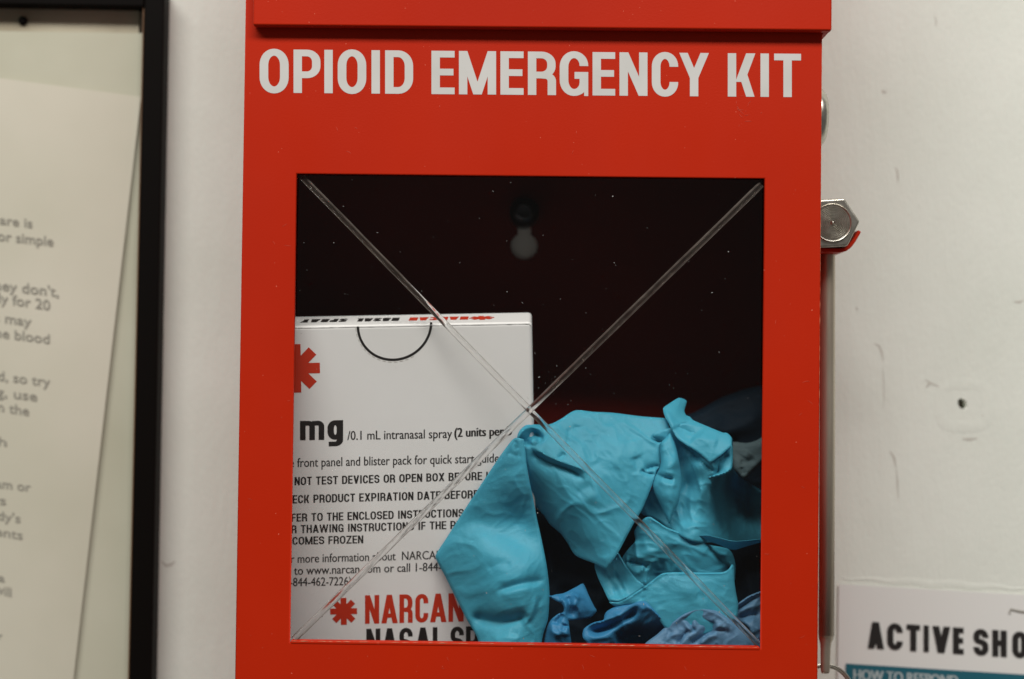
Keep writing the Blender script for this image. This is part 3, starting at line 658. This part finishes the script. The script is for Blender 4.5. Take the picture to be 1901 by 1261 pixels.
N1 = M['nitrile']
ga = thing('glove', 'crumpled light blue glove with its long folded finger lying over the white carton', 'glove', group='gloves stuffed into the cabinet', loc=at(960, 1210, .012))
patch('finger', zA((945, 365), (1000, 332), (1086, 350, 's'), (1092, 430), (1105, 485), (1120, 640), (1150, 820), (1190, 1010)) + zB((990, 0), (1030, 180), (1080, 430), (1105, 620), (1110, 760), (1095, 960), (1050, 1100), (1035, 1200), (1030, 1420, 's'), (480, 1420, 's'), (440, 1150), (330, 950), (200, 690), (120, 530), (62, 425), (45, 355), (150, 190), (270, 0)) + zA((640, 800), (820, 530)),
      [(951, 818, 7.5), (975, 840, 6.5), (915, 880, 12), (879, 938, 17), (845, 985, 19.5), (812, 1030, 21), (830, 1070, 21), (848, 1105, 20), (887, 1192, 16), (985, 900, 8.5), (996, 960, 13.5), (1008, 1015, 14), (1019, 1085, 13), (1012, 1190, 14),
       (940, 900, 10), (925, 940, 15), (960, 968, 18), (895, 968, 17), (895, 1005, 13), (940, 1030, 10), (980, 1050, 8.5), (880, 1060, 14), (930, 1080, 7.5), (975, 1110, 6.3), (900, 1115, 12.5), (930, 1128, 8), (930, 1168, 10.5), (970, 1180, 8.5), (930, 1205, 7.5)],
      [(zB((300, 0), (420, 60), (600, 130), (800, 220), (1000, 330)), -.9, 20), (zB((520, 500), (640, 440), (760, 430)), -.6, 8), (zB((600, 700), (760, 650), (900, 615), (1090, 590)), -1.8, 8), (zB((640, 740), (800, 690), (960, 660)), .8, 9),
       (zB((350, 930), (500, 965), (650, 985), (800, 960), (920, 890)), -3.6, 12), (zB((990, 730), (965, 850), (930, 950), (850, 1020)), .9, 5), (zB((1030, 740), (1000, 850), (970, 940), (880, 1030)), -.9, 6),
       (zB((740, 1080), (820, 1100)), -.5, 7), (zB((560, 1150), (700, 1130), (850, 1150)), .6, 8), (zA((960, 380), (1000, 480)), -.5, 5), (zA((900, 500), (1000, 545), (1060, 530)), -.4, 5), (zA((985, 350), (970, 400)), -.6, 4)],
      N1, ga, (6, 1.0), 1, cr=.35, dr=-.5)
patch('back_of_hand', zC((0, 250), (18, 195), (60, 158), (110, 150), (240, 148), (320, 110), (425, 48), (560, 58), (700, 65), (900, 90), (1092, 105, 's'), (1115, 180), (1120, 240), (1055, 290), (1050, 370), (1042, 455), (1020, 490), (985, 600), (915, 770), (850, 880), (740, 1085), (655, 1212, 's'), (560, 1165), (430, 1110), (370, 1020), (320, 950), (240, 880), (200, 820), (130, 740), (105, 640), (80, 500), (62, 420), (56, 335), (50, 290), (48, 258)),
      [(965, 808, 10), (990, 795, 14), (1040, 780, 17), (1070, 766, 20), (1130, 770, 21), (1200, 778, 21), (1235, 800, 18), (1226, 850, 15), (1210, 905, 12), (1180, 965, 10), (1128, 1052, 9), (1072, 1018, 21), (1025, 968, 23), (995, 932, 22), (980, 870, 12), (1090, 1000, 13), (1050, 950, 14),
       (1010, 850, 10), (1045, 890, 10), (1095, 940, 9), (1130, 1000, 8.5), (1100, 850, 12), (1150, 900, 10), (1150, 830, 14), (1090, 800, 17), (1200, 850, 14), (1120, 930, 9), (1000, 820, 11)],
      [(zC((85, 305), (150, 378), (240, 428), (350, 466), (430, 502), (510, 570)), -3.2, 11, 'f'), (zC((100, 300), (200, 370), (330, 430), (450, 470), (540, 520)), 1.6, 14, 'g'),
       (zC((640, 160), (590, 260), (555, 370), (540, 500)), -.8, 15), (zC((380, 170), (372, 300)), -.6, 3.5), (zC((400, 175), (500, 165)), -.5, 4), (zC((300, 400), (350, 360)), -1.0, 4), (zC((430, 660), (500, 615), (560, 590)), -.9, 11), (zC((340, 770), (470, 720), (610, 650)), 1.0, 18),
       (zC((905, 475), (940, 505), (1010, 515)), -1.8, 6, 'f'), (zC((930, 485), (985, 464), (1050, 458)), -2.2, 6, 'g'), (zC((985, 230), (1050, 290)), -1.0, 4), (zC((860, 380), (880, 520)), -.8, 9), (zC((700, 130), (730, 330), (720, 500)), .7, 22),
       (zC((58, 320), (78, 260), (115, 225), (160, 235), (205, 275)), -4.5, 8, 'r'), (zC((10, 245), (50, 185), (110, 172), (160, 190), (215, 285)), 1.6, 6), (zC((90, 290), (120, 265), (160, 285)), 1.5, 6), (zC((850, 250), (870, 330), (900, 390)), .6, 14)],
      N1, ga, (6, .8), 2, cr=.5, dr=.7)
gb_ = thing('glove', 'crumpled light blue glove on the right with a turned back cuff and stacked folds', 'glove', group='gloves stuffed into the cabinet', loc=at(1260, 1210, .012))
patch('palm', zD((150, 380), (170, 340), (300, 300), (420, 260), (640, 300), (830, 380), (842, 450), (838, 600), (870, 690), (1000, 790), (1140, 905), (1140, 1290, 's'), (760, 1290), (500, 1290), (300, 1180), (200, 1110), (60, 1050), (30, 1000), (145, 810), (180, 650), (215, 600), (225, 440)),
      [(1215, 820, 16), (1212, 905, 16), (1195, 945, 20), (1240, 978, 16), (1240, 830, 18), (1245, 890, 18), (1240, 930, 18), (1262, 900, 19), (1272, 850, 21), (1276, 900, 22), (1270, 945, 18), (1300, 860, 11), (1302, 920, 13), (1295, 985, 10), (1330, 880, 14), (1335, 940, 29), (1330, 992, 22), (1362, 905, 42), (1368, 960, 48), (1400, 920, 54), (1412, 990, 50)],
      [(zD((340, 400), (500, 530), (640, 650), (720, 700)), -2.6, 8, 'f'), (zD((470, 560), (540, 760), (580, 900)), 1.6, 11, 'g')],
      N1, gb_, (5, .8), 3, cr=.9, dr=1.3)
patch('finger', zD((215, 440), (262, 385), (302, 340), (345, 440), (378, 600), (397, 740), (388, 860), (368, 960), (330, 1040), (292, 1145, 's'), (262, 1075), (205, 950), (143, 812), (165, 730), (205, 655), (216, 600)),
      [(1226, 825, 13), (1244, 805, 15), (1252, 830, 13), (1262, 870, 13), (1265, 895, 12), (1258, 940, 9.5), (1243, 974, 9.5), (1225, 935, 11), (1211, 905, 12.5), (1226, 860, 12), (1245, 880, 9), (1240, 920, 8), (1240, 845, 12.5), (1250, 860, 9.5)],
      [(zD((170, 690), (240, 725), (340, 750)), -2.0, 9, 'f'), (zD((190, 750), (260, 790), (370, 800)), .8, 6), (zD((230, 460), (270, 560), (290, 680)), 1.0, 10)], N1, gb_, (8, 2.2), 33, cr=.55, dr=1.2)
patch('cuff_fold', zD((240, 130), (300, 85), (370, 42), (415, 50), (442, 72), (422, 150), (437, 190), (470, 205), (500, 235), (640, 295), (755, 342), (792, 345), (830, 385), (832, 455, 's'), (740, 540), (645, 605, 's'), (560, 530), (440, 450), (370, 400), (320, 330), (280, 250), (252, 200)),
      [(1235, 760, 20), (1262, 742, 26), (1272, 760, 25), (1285, 780, 20), (1320, 795, 15), (1357, 812, 12), (1357, 828, 9), (1320, 858, 7.5), (1290, 835, 9.5), (1262, 815, 12), (1245, 790, 15), (1300, 810, 12), (1320, 830, 9.5), (1255, 765, 20)],
      [(zD((400, 250), (440, 330), (520, 400)), -1.6, 12), (zD((560, 330), (640, 400), (720, 430)), .9, 14), (zD((270, 140), (300, 230), (340, 320)), .9, 6), (zD((430, 190), (480, 230)), -.8, 4)],
      N1, gb_, (4, .7), 4, cr=.5, dr=.6)
patch('cuff', zD((640, 600), (740, 540), (832, 450), (842, 560), (833, 655), (790, 695), (700, 728), (580, 748), (575, 735), (680, 700), (715, 680)),
      [(1320, 860, 12), (1358, 830, 12), (1360, 860, 11), (1350, 875, 10.5), (1305, 888, 13), (1330, 870, 13)],
      [(zD((660, 620), (740, 590), (810, 520)), -2, 6), (zD((590, 742), (700, 715), (780, 690), (825, 645)), 1.2, 4.5), (zD((640, 600), (715, 688)), -2.2, 5)], N1, gb_, (5, 1.2), 5)
patch('palm_fold', zE((500, 93), (560, 128), (640, 180), (740, 220), (850, 262), (960, 315), (1010, 335), (1180, 372), (1235, 480), (1240, 640, 's'), (450, 760, 's'), (330, 590), (255, 490), (262, 440), (310, 370), (370, 300), (362, 220), (410, 140), (455, 100)),
      [(1207, 962, 12), (1190, 990, 15), (1175, 1010, 17), (1160, 1045, 19), (1190, 1080, 17), (1230, 985, 12), (1280, 998, 12.5), (1312, 1010, 14), (1352, 1020, 22), (1360, 1050, 25), (1330, 1065, 17), (1290, 1065, 14), (1230, 1062, 18), (1245, 1030, 14), (1290, 1030, 11.5), (1200, 1040, 14), (1215, 1070, 19)],
      [(zE((290, 485), (380, 492), (440, 510), (500, 550)), -2.4, 8, 'g'), (zE((280, 460), (380, 470)), .9, 5), (zE((500, 100), (640, 188), (850, 268), (980, 328)), .45, 2.6, 'e'), (zE((370, 290), (375, 400), (400, 490)), 1.6, 12, 'g'), (zE((1000, 350), (1080, 420), (1120, 540)), -1.6, 12), (zE((560, 500), (640, 470), (740, 520)), -1, 10)],
      N1, gb_, (4, .6), 6, cr=1.0, dr=.3)
patch('cuff_rim', zE((850, 262), (990, 250), (1080, 268), (1200, 300), (1320, 300), (1490, 282, 's'), (1490, 305, 's'), (1330, 350), (1240, 377), (1185, 370), (1100, 335), (990, 300)),
      [(1290, 997, 11), (1320, 997, 11), (1365, 1008, 12), (1400, 1006, 15), (1360, 1018, 17), (1312, 1008, 14)], [(zE((880, 262), (990, 258), (1080, 278), (1200, 308), (1320, 306), (1480, 288)), (.6), 2.6, 'e')], N1, gb_, (3, .25), 7, 1.8, .05, .1)
patch('thumb_fold', zE((215, 398), (240, 430), (300, 530), (380, 630), (457, 692, 's'), (400, 740), (300, 800), (220, 840), (150, 825), (128, 790), (90, 710), (40, 600), (20, 500), (120, 480), (160, 460)),
      [(1146, 1026, 15), (1165, 1055, 14), (1195, 1087, 13), (1130, 1115, 15), (1110, 1080, 19), (1105, 1060, 20), (1150, 1080, 17.5), (1160, 1100, 15), (1130, 1060, 17)],
      [(zE((215, 400), (300, 530), (455, 692)), .5, 2.6, 'e'), (zE((130, 800), (230, 812), (330, 770)), 1.3, 5), (zE((120, 640), (230, 600)), -.9, 8), (zE((180, 740), (280, 700)), -1.0, 9)], N1, gb_, (4, .6), 8, cr=.6, dr=.9)
patch('cuff_band', zE((455, 692), (520, 640), (612, 580), (790, 572), (1000, 575), (1130, 570), (1180, 545), (1208, 503), (1226, 520), (1232, 660), (1250, 780), (1262, 850), (1250, 960), (1150, 1060), (900, 1120), (660, 1080), (560, 960), (460, 880), (380, 860), (300, 860), (200, 870), (145, 830), (220, 832), (300, 795), (400, 730)),
      [(1134, 1122, 13), (1165, 1115, 12), (1197, 1088, 11), (1231, 1064, 11.5), (1300, 1062, 11.5), (1345, 1060, 12), (1360, 1050, 15), (1365, 1110, 13), (1340, 1150, 11), (1290, 1160, 9.5), (1240, 1150, 9), (1210, 1120, 9.5), (1250, 1100, 9), (1300, 1100, 9.5), (1190, 1118, 11), (1160, 1125, 13)],
      [(zE((200, 835), (300, 800), (450, 705), (612, 590), (790, 580), (1000, 582), (1130, 580), (1208, 520)), .45, 2.5, 'e'), (zE((450, 700), (420, 780), (440, 820)), -1.1, 8), (zE((620, 600), (760, 700), (900, 760)), .6, 16), (zE((640, 680), (560, 800), (600, 900)), -.5, 14), (zE((900, 760), (1000, 800)), -.6, 12)],
      N1, gb_, (4, .6), 9, cr=.3, dr=.2)
NB = M['nitrile_blue']
gc = thing('glove', 'mid blue glove bunched low behind the bottom edge of the window', 'glove', group='gloves stuffed into the cabinet', loc=at(1120, 1210, .02))
patch('palm', zF((1430, 533), (1350, 545), (1250, 580), (1080, 605), (960, 670), (930, 720), (915, 782), (800, 810), (720, 850), (660, 900), (643, 960), (652, 1020), (700, 1080), (720, 1250, 's'), (1700, 1250, 's'), (1860, 900), (1750, 820), (1650, 725), (1550, 615), (1480, 550)),
      [(1193, 1116, 10), (1150, 1125, 13), (1122, 1145, 14), (1100, 1158, 14), (1082, 1178, 13), (1085, 1190, 12), (1150, 1160, 12), (1200, 1140, 10), (1235, 1155, 11), (1200, 1175, 18), (1160, 1190, 20), (1120, 1190, 14), (1230, 1190, 20)],
      [(zF((690, 930), (850, 920), (1000, 870), (1150, 790), (1280, 700), (1400, 585)), -6.0, 8, 'r'), (zF((660, 890), (800, 825), (930, 790), (1100, 740), (1250, 660), (1400, 560)), 1.8, 6), (zF((665, 990), (850, 985), (1000, 930), (1200, 800), (1330, 740)), 1.8, 9), (zF((1430, 560), (1560, 660), (1740, 830)), 1.0, 5), (zF((1050, 1080), (1250, 980), (1500, 960)), -3, 15)],
      NB, gc, (4, .9), 10, cr=.7, dr=-.4)
patch('finger', zF((150, 340), (215, 460), (300, 447), (400, 430), (560, 350), (645, 305), (680, 350), (730, 470), (800, 610), (828, 665), (750, 750), (640, 770), (490, 790), (462, 785), (480, 950), (500, 1100), (505, 1250, 's'), (110, 1250, 's'), (145, 1050), (180, 880), (230, 780), (330, 700), (390, 680), (400, 620), (370, 570), (290, 530), (150, 440)),
      [(1020, 1104, 13), (1045, 1100, 16), (1080, 1088, 20), (1105, 1130, 18), (1080, 1150, 16), (1058, 1150, 13), (1055, 1125, 12), (1060, 1195, 14), (1012, 1195, 15), (1020, 1160, 14), (1040, 1170, 10), (1065, 1120, 12)],
      [(zF((440, 460), (480, 560), (470, 660), (430, 740)), -2.2, 6), (zF((340, 480), (420, 560), (430, 640), (440, 740)), 1.6, 5), (zF((620, 480), (560, 620), (470, 740)), -2, 8), (zF((570, 400), (580, 520), (520, 640)), 1.6, 8), (zF((390, 700), (320, 780), (290, 850)), -1.8, 5), (zF((230, 800), (260, 930), (370, 1000)), 1.6, 6), (zF((420, 830), (380, 930)), -1.5, 6), (zF((440, 860), (440, 1000)), 1.2, 8)],
      NB, gc, (4, .9), 11, cr=1.0, dr=.9)
NG = M['nitrile_grey']
gd = thing('glove', 'dusty blue glove with an arched rolled rim in the bottom right corner of the window', 'glove', group='gloves stuffed into the cabinet', loc=at(1330, 1215, .012))
patch('palm', zE((440, 1210), (560, 1110), (660, 1020), (780, 930), (870, 885), (960, 875), (1060, 897), (1150, 950), (1230, 1010), (1330, 1110), (1420, 1230), (1430, 1350, 's'), (440, 1350, 's')),
      [(1200, 1195, 9), (1240, 1160, 9.5), (1280, 1132, 10), (1310, 1128, 11), (1350, 1145, 10), (1385, 1180, 9), (1405, 1205, 9), (1290, 1165, 8), (1330, 1170, 8.5), (1260, 1190, 7.5), (1350, 1200, 9), (1310, 1200, 9)],
      [(zE((640, 1060), (790, 950), (880, 905), (960, 897), (1060, 925), (1150, 985), (1260, 1080)), 1.5, 5.5), (zE((920, 920), (935, 980), (980, 1010), (1080, 1018)), -3, 9, 'f'), (zE((850, 950), (860, 1030), (900, 1100)), -2.2, 9, 'f'), (zE((800, 980), (810, 1040), (860, 1090)), .9, 6), (zE((730, 1210), (790, 1120), (850, 1068)), -2.4, 8, 'g'), (zE((820, 1215), (950, 1130), (1090, 1020)), -3, 10, 'g'), (zE((1000, 1090), (1100, 1080), (1200, 1090)), -1.6, 6), (zE((1010, 1050), (1100, 1040), (1180, 1060)), 1.4, 8), (zE((930, 1210), (1000, 1140), (1100, 1110)), 1.2, 6), (zE((680, 1060), (640, 1150), (620, 1200)), -1, 6)],
      NG, gd, (5, 1.1), 12, cr=.8, dr=-.8)
patch('cuff', zE((1150, 915), (1250, 850), (1350, 780), (1450, 738), (1500, 720, 's'), (1500, 1280, 's'), (1420, 1240), (1390, 1160), (1360, 1060), (1290, 1000), (1220, 980)),
      [(1350, 1137, 15), (1385, 1110, 14), (1412, 1098, 14), (1380, 1150, 15), (1410, 1140, 16), (1412, 1180, 13), (1400, 1160, 13), (1370, 1140, 16), (1400, 1195, 14)],
      [(zE((1190, 935), (1280, 880), (1370, 810), (1450, 765)), -1.8, 4.5), (zE((1210, 960), (1320, 890), (1450, 850)), 1.0, 6), (zE((1250, 975), (1350, 950), (1450, 935)), -2.2, 6), (zE((1290, 990), (1350, 1030), (1390, 1130)), 1.0, 6), (zE((1180, 915), (1300, 830), (1440, 750)), .8, 4, 'e')], NG, gd, (5, 1.0), 13, cr=.8, dr=-.6)
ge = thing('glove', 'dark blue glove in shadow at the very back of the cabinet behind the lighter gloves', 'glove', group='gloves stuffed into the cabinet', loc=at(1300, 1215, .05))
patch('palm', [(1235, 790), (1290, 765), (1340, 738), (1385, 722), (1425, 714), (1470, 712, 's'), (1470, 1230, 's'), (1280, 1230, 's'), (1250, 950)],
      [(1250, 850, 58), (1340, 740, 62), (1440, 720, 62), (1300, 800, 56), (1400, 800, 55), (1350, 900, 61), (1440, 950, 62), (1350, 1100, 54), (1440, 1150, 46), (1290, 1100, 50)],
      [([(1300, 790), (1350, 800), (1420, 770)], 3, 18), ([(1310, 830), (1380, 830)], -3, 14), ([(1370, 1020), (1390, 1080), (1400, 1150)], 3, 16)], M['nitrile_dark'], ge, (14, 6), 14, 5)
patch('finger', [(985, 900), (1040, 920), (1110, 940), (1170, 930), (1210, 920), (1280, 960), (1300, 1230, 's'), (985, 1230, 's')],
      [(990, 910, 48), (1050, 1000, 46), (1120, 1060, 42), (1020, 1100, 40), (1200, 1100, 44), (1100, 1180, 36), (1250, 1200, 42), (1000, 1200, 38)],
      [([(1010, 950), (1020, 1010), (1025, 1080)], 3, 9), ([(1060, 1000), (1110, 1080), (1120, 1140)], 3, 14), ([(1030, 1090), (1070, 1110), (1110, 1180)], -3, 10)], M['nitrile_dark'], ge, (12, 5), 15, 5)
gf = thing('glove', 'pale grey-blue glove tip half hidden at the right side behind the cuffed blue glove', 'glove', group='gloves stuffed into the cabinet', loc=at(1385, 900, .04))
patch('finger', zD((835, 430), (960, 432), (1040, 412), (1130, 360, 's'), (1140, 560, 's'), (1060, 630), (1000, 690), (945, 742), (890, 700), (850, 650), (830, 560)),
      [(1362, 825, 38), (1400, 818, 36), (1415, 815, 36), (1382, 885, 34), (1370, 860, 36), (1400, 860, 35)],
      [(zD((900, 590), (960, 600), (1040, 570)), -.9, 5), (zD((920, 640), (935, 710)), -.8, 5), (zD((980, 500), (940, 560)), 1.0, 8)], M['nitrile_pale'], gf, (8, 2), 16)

# ------------------------------------------------------------------ black picture frame on the left
fr = thing('picture_frame', 'black wooden picture frame hanging on the white wall left of the red cabinet', 'frame', at(120, 1500, WY))
yf0, yf1 = WY - .010, WY - .0004
def barpx(name, a, b, c_, d_, m=M['black'], y0=yf0, y1=yf1, bv=.0008): return prism(name, pxpoly([a, b, c_, d_], y0), y0, y1, m, fr, bv)
barpx('frame_bar', (239, 1290), (281, 1290), (305.5, -20), (268, -20))
barpx('frame_bar', (-900, -8), (267, 13), (268.5, -34), (-900, -60))
barpx('frame_bar', (-960, 1800), (-900, 1800), (-901, -60), (-960, -60)); barpx('frame_bar', (230, 1700), (271.5, 1700), (280.9, 1291), (238.5, 1291)); barpx('frame_bar', (-899, 1760), (229, 1790), (229, 1740), (-899, 1710))
barpx('frame_lip', (236.8, 1290), (238.6, 1290), (267.4, 14), (265.6, 14), M['edge'], yf0 + .0012, yf1, 0)
bk = box('backing_board', (at(-900, 600, WY).x, WY - .0028, at(0, 1700, WY).z), (at(262, 0, WY).x, WY - .0009, at(0, 0, WY).z + .004), M['backing'], fr, 0)
nl = at(42, 38, WY - .004); lathe('nail', [(.0019, -.0012), (.0019, .0005), (.0012, .0012), (.0002, .0013)], (nl.x, WY - .0032, nl.z), '-Y', M['black'], fr, 16)
def sheet(name, pts, dep, m, root, nx=24, ny=60, thick=.0002):
    """a curved sheet; pts four px corners TL TR BR BL; dep(u,v) metres in front of the wall"""
    vs = []; fs = []; TL, TR, BR, BL_ = [Vector(p) for p in pts]
    for j in range(ny + 1):
        for i in range(nx + 1):
            u_, v_ = i / nx, j / ny; p = TL.lerp(TR, u_).lerp(BL_.lerp(BR, u_), v_); vs.append(at(p.x, p.y, WY - dep(u_, v_)))
    for j in range(ny):
        for i in range(nx): a = j * (nx + 1) + i; fs.append((a, a + nx + 1, a + nx + 2, a + 1))
    o = pydata(name, vs, fs, m, root, True); s = o.modifiers.new('t', 'SOLIDIFY'); s.thickness = thick; s.offset = 0; es = o.modifiers.new('es', 'EDGE_SPLIT'); es.split_angle = math.radians(40); return o
s1 = thing('paper_sheet', 'blank yellowed sheet at the back of the black picture frame', 'paper', at(0, 1500, WY - .004))
sheet('page', [(-700, 48), (266, 62), (252, 1500), (-700, 1500)], lambda u_, v_: .0040, M['paper2'], s1)
s2 = thing('paper_sheet', 'tilted cream notice with faded grey typing inside the black picture frame', 'paper', at(0, 1500, WY - .008))
sh2 = lambda u_, v_: .0054 + .0006 * v_ * (1 - v_) * u_ ** 3 * 2 + .0004 * u_ ** 8
sheet('page', [(-760, 45), (262, 180), (97, 1600), (-860, 1470)], sh2, M['paper'], s2)
gi = Print(); g2 = lambda x, y: at(x, y, WY - .00035 - sh2(max(0, min(1, (x + 790) / 1000)), max(0, min(1, (y - 150) / 1420))))
for txt, nv, xl, xr, yl, yr, hh in [('are is', 6, 0, 60, 416, 423, 17), ('or simple', 9, -4, 99, 446, 457, 18), ('they don\'t,', 11, -22, 109, 536, 551, 19), ('ly for 20', 9, -2, 93, 562, 576, 19), ('rs may', 6, -22, 58, 595, 606, 18), ('the blood', 9, -20, 92, 624, 638, 18),
                            ('ed, so try', 10, -18, 93, 704, 718, 18), ('ng, use', 7, -22, 69, 733, 745, 18), ('in the', 6, -10, 54, 762, 772, 18), ('gh', 2, -22, 12, 824, 829, 17), ('team or', 7, -30, 57, 902, 913, 17), ('rs', 2, -12, 11, 935, 938, 17),
                            ('body\'s', 6, -36, 38, 960, 971, 17), ('cents', 5, -22, 42, 992, 1002, 17), ('is a', 4, -30, 9, 1076, 1081, 16), ('will', 4, -10, 21, 1100, 1109, 18), ('or', 2, -16, 4, 1186, 1189, 16)]:
    line(gi, txt, nv, g2, xl, xr, yl, yr, hh, NF, .01)
gi.build('grey_lettering', M['greyink'], s2)

# ------------------------------------------------------------------ poster at the lower right
po = thing('poster', 'white safety poster with black heading and teal band on the wall at lower right', 'poster', at(1800, 1700, WY))
sheet('poster_sheet', [(1557, 1084), (2300, 1128), (2270, 2000), (1545, 1980)], lambda u_, v_: .0010 + .0002 * math.sin(u_ * 3), M['poster'], po, 10, 20, .0003)
g3 = lambda x, y: at(x, y, WY - .0016); P = Print(); yb = lambda x: 1203 + (x - 1611) * .066
for ch, x0, x1 in (('A', 1611, 1640), ('C', 1647, 1676), ('T', 1683, 1708), ('I', 1714, 1725), ('V', 1731, 1763), ('E', 1769, 1789), ('S', 1807, 1835), ('H', 1842, 1869), ('O', 1879, 1907), ('O', 1915, 1943), ('T', 1950, 1976), ('E', 1983, 2003), ('R', 2010, 2038)):
    letter_on(P, ch, g3, x0, x1, yb, 49, .118 if ch != 'I' else .10, .10, NF)
P.build('black_lettering', M['ink'], po)
P = Print(); i = 0; P.v += [at(x, y, WY - .0016) for x, y in ((1570, 1232), (2250, 1274), (2250, 1330), (1569, 1290))]; P.f.append((0, 1, 2, 3)); P.build('teal_band', M['teal'], po)
P = Print(); line(P, 'HOW TO RESPOND', 14, lambda x, y: at(x, y, WY - .0017), 1585, 1778, 1262, 1274, 20, NF, .05); P.build('pale_lettering', M['palegrey'], po)
P = Print(); pxribbon(P, [(1874, 1140), (1876, 1131), (1888, 1134), (1905, 1137), (1960, 1141)], 3, lambda x, y: at(x, y, WY - .0017), NF); P.build('emblem_outline', M['greyink'], po)
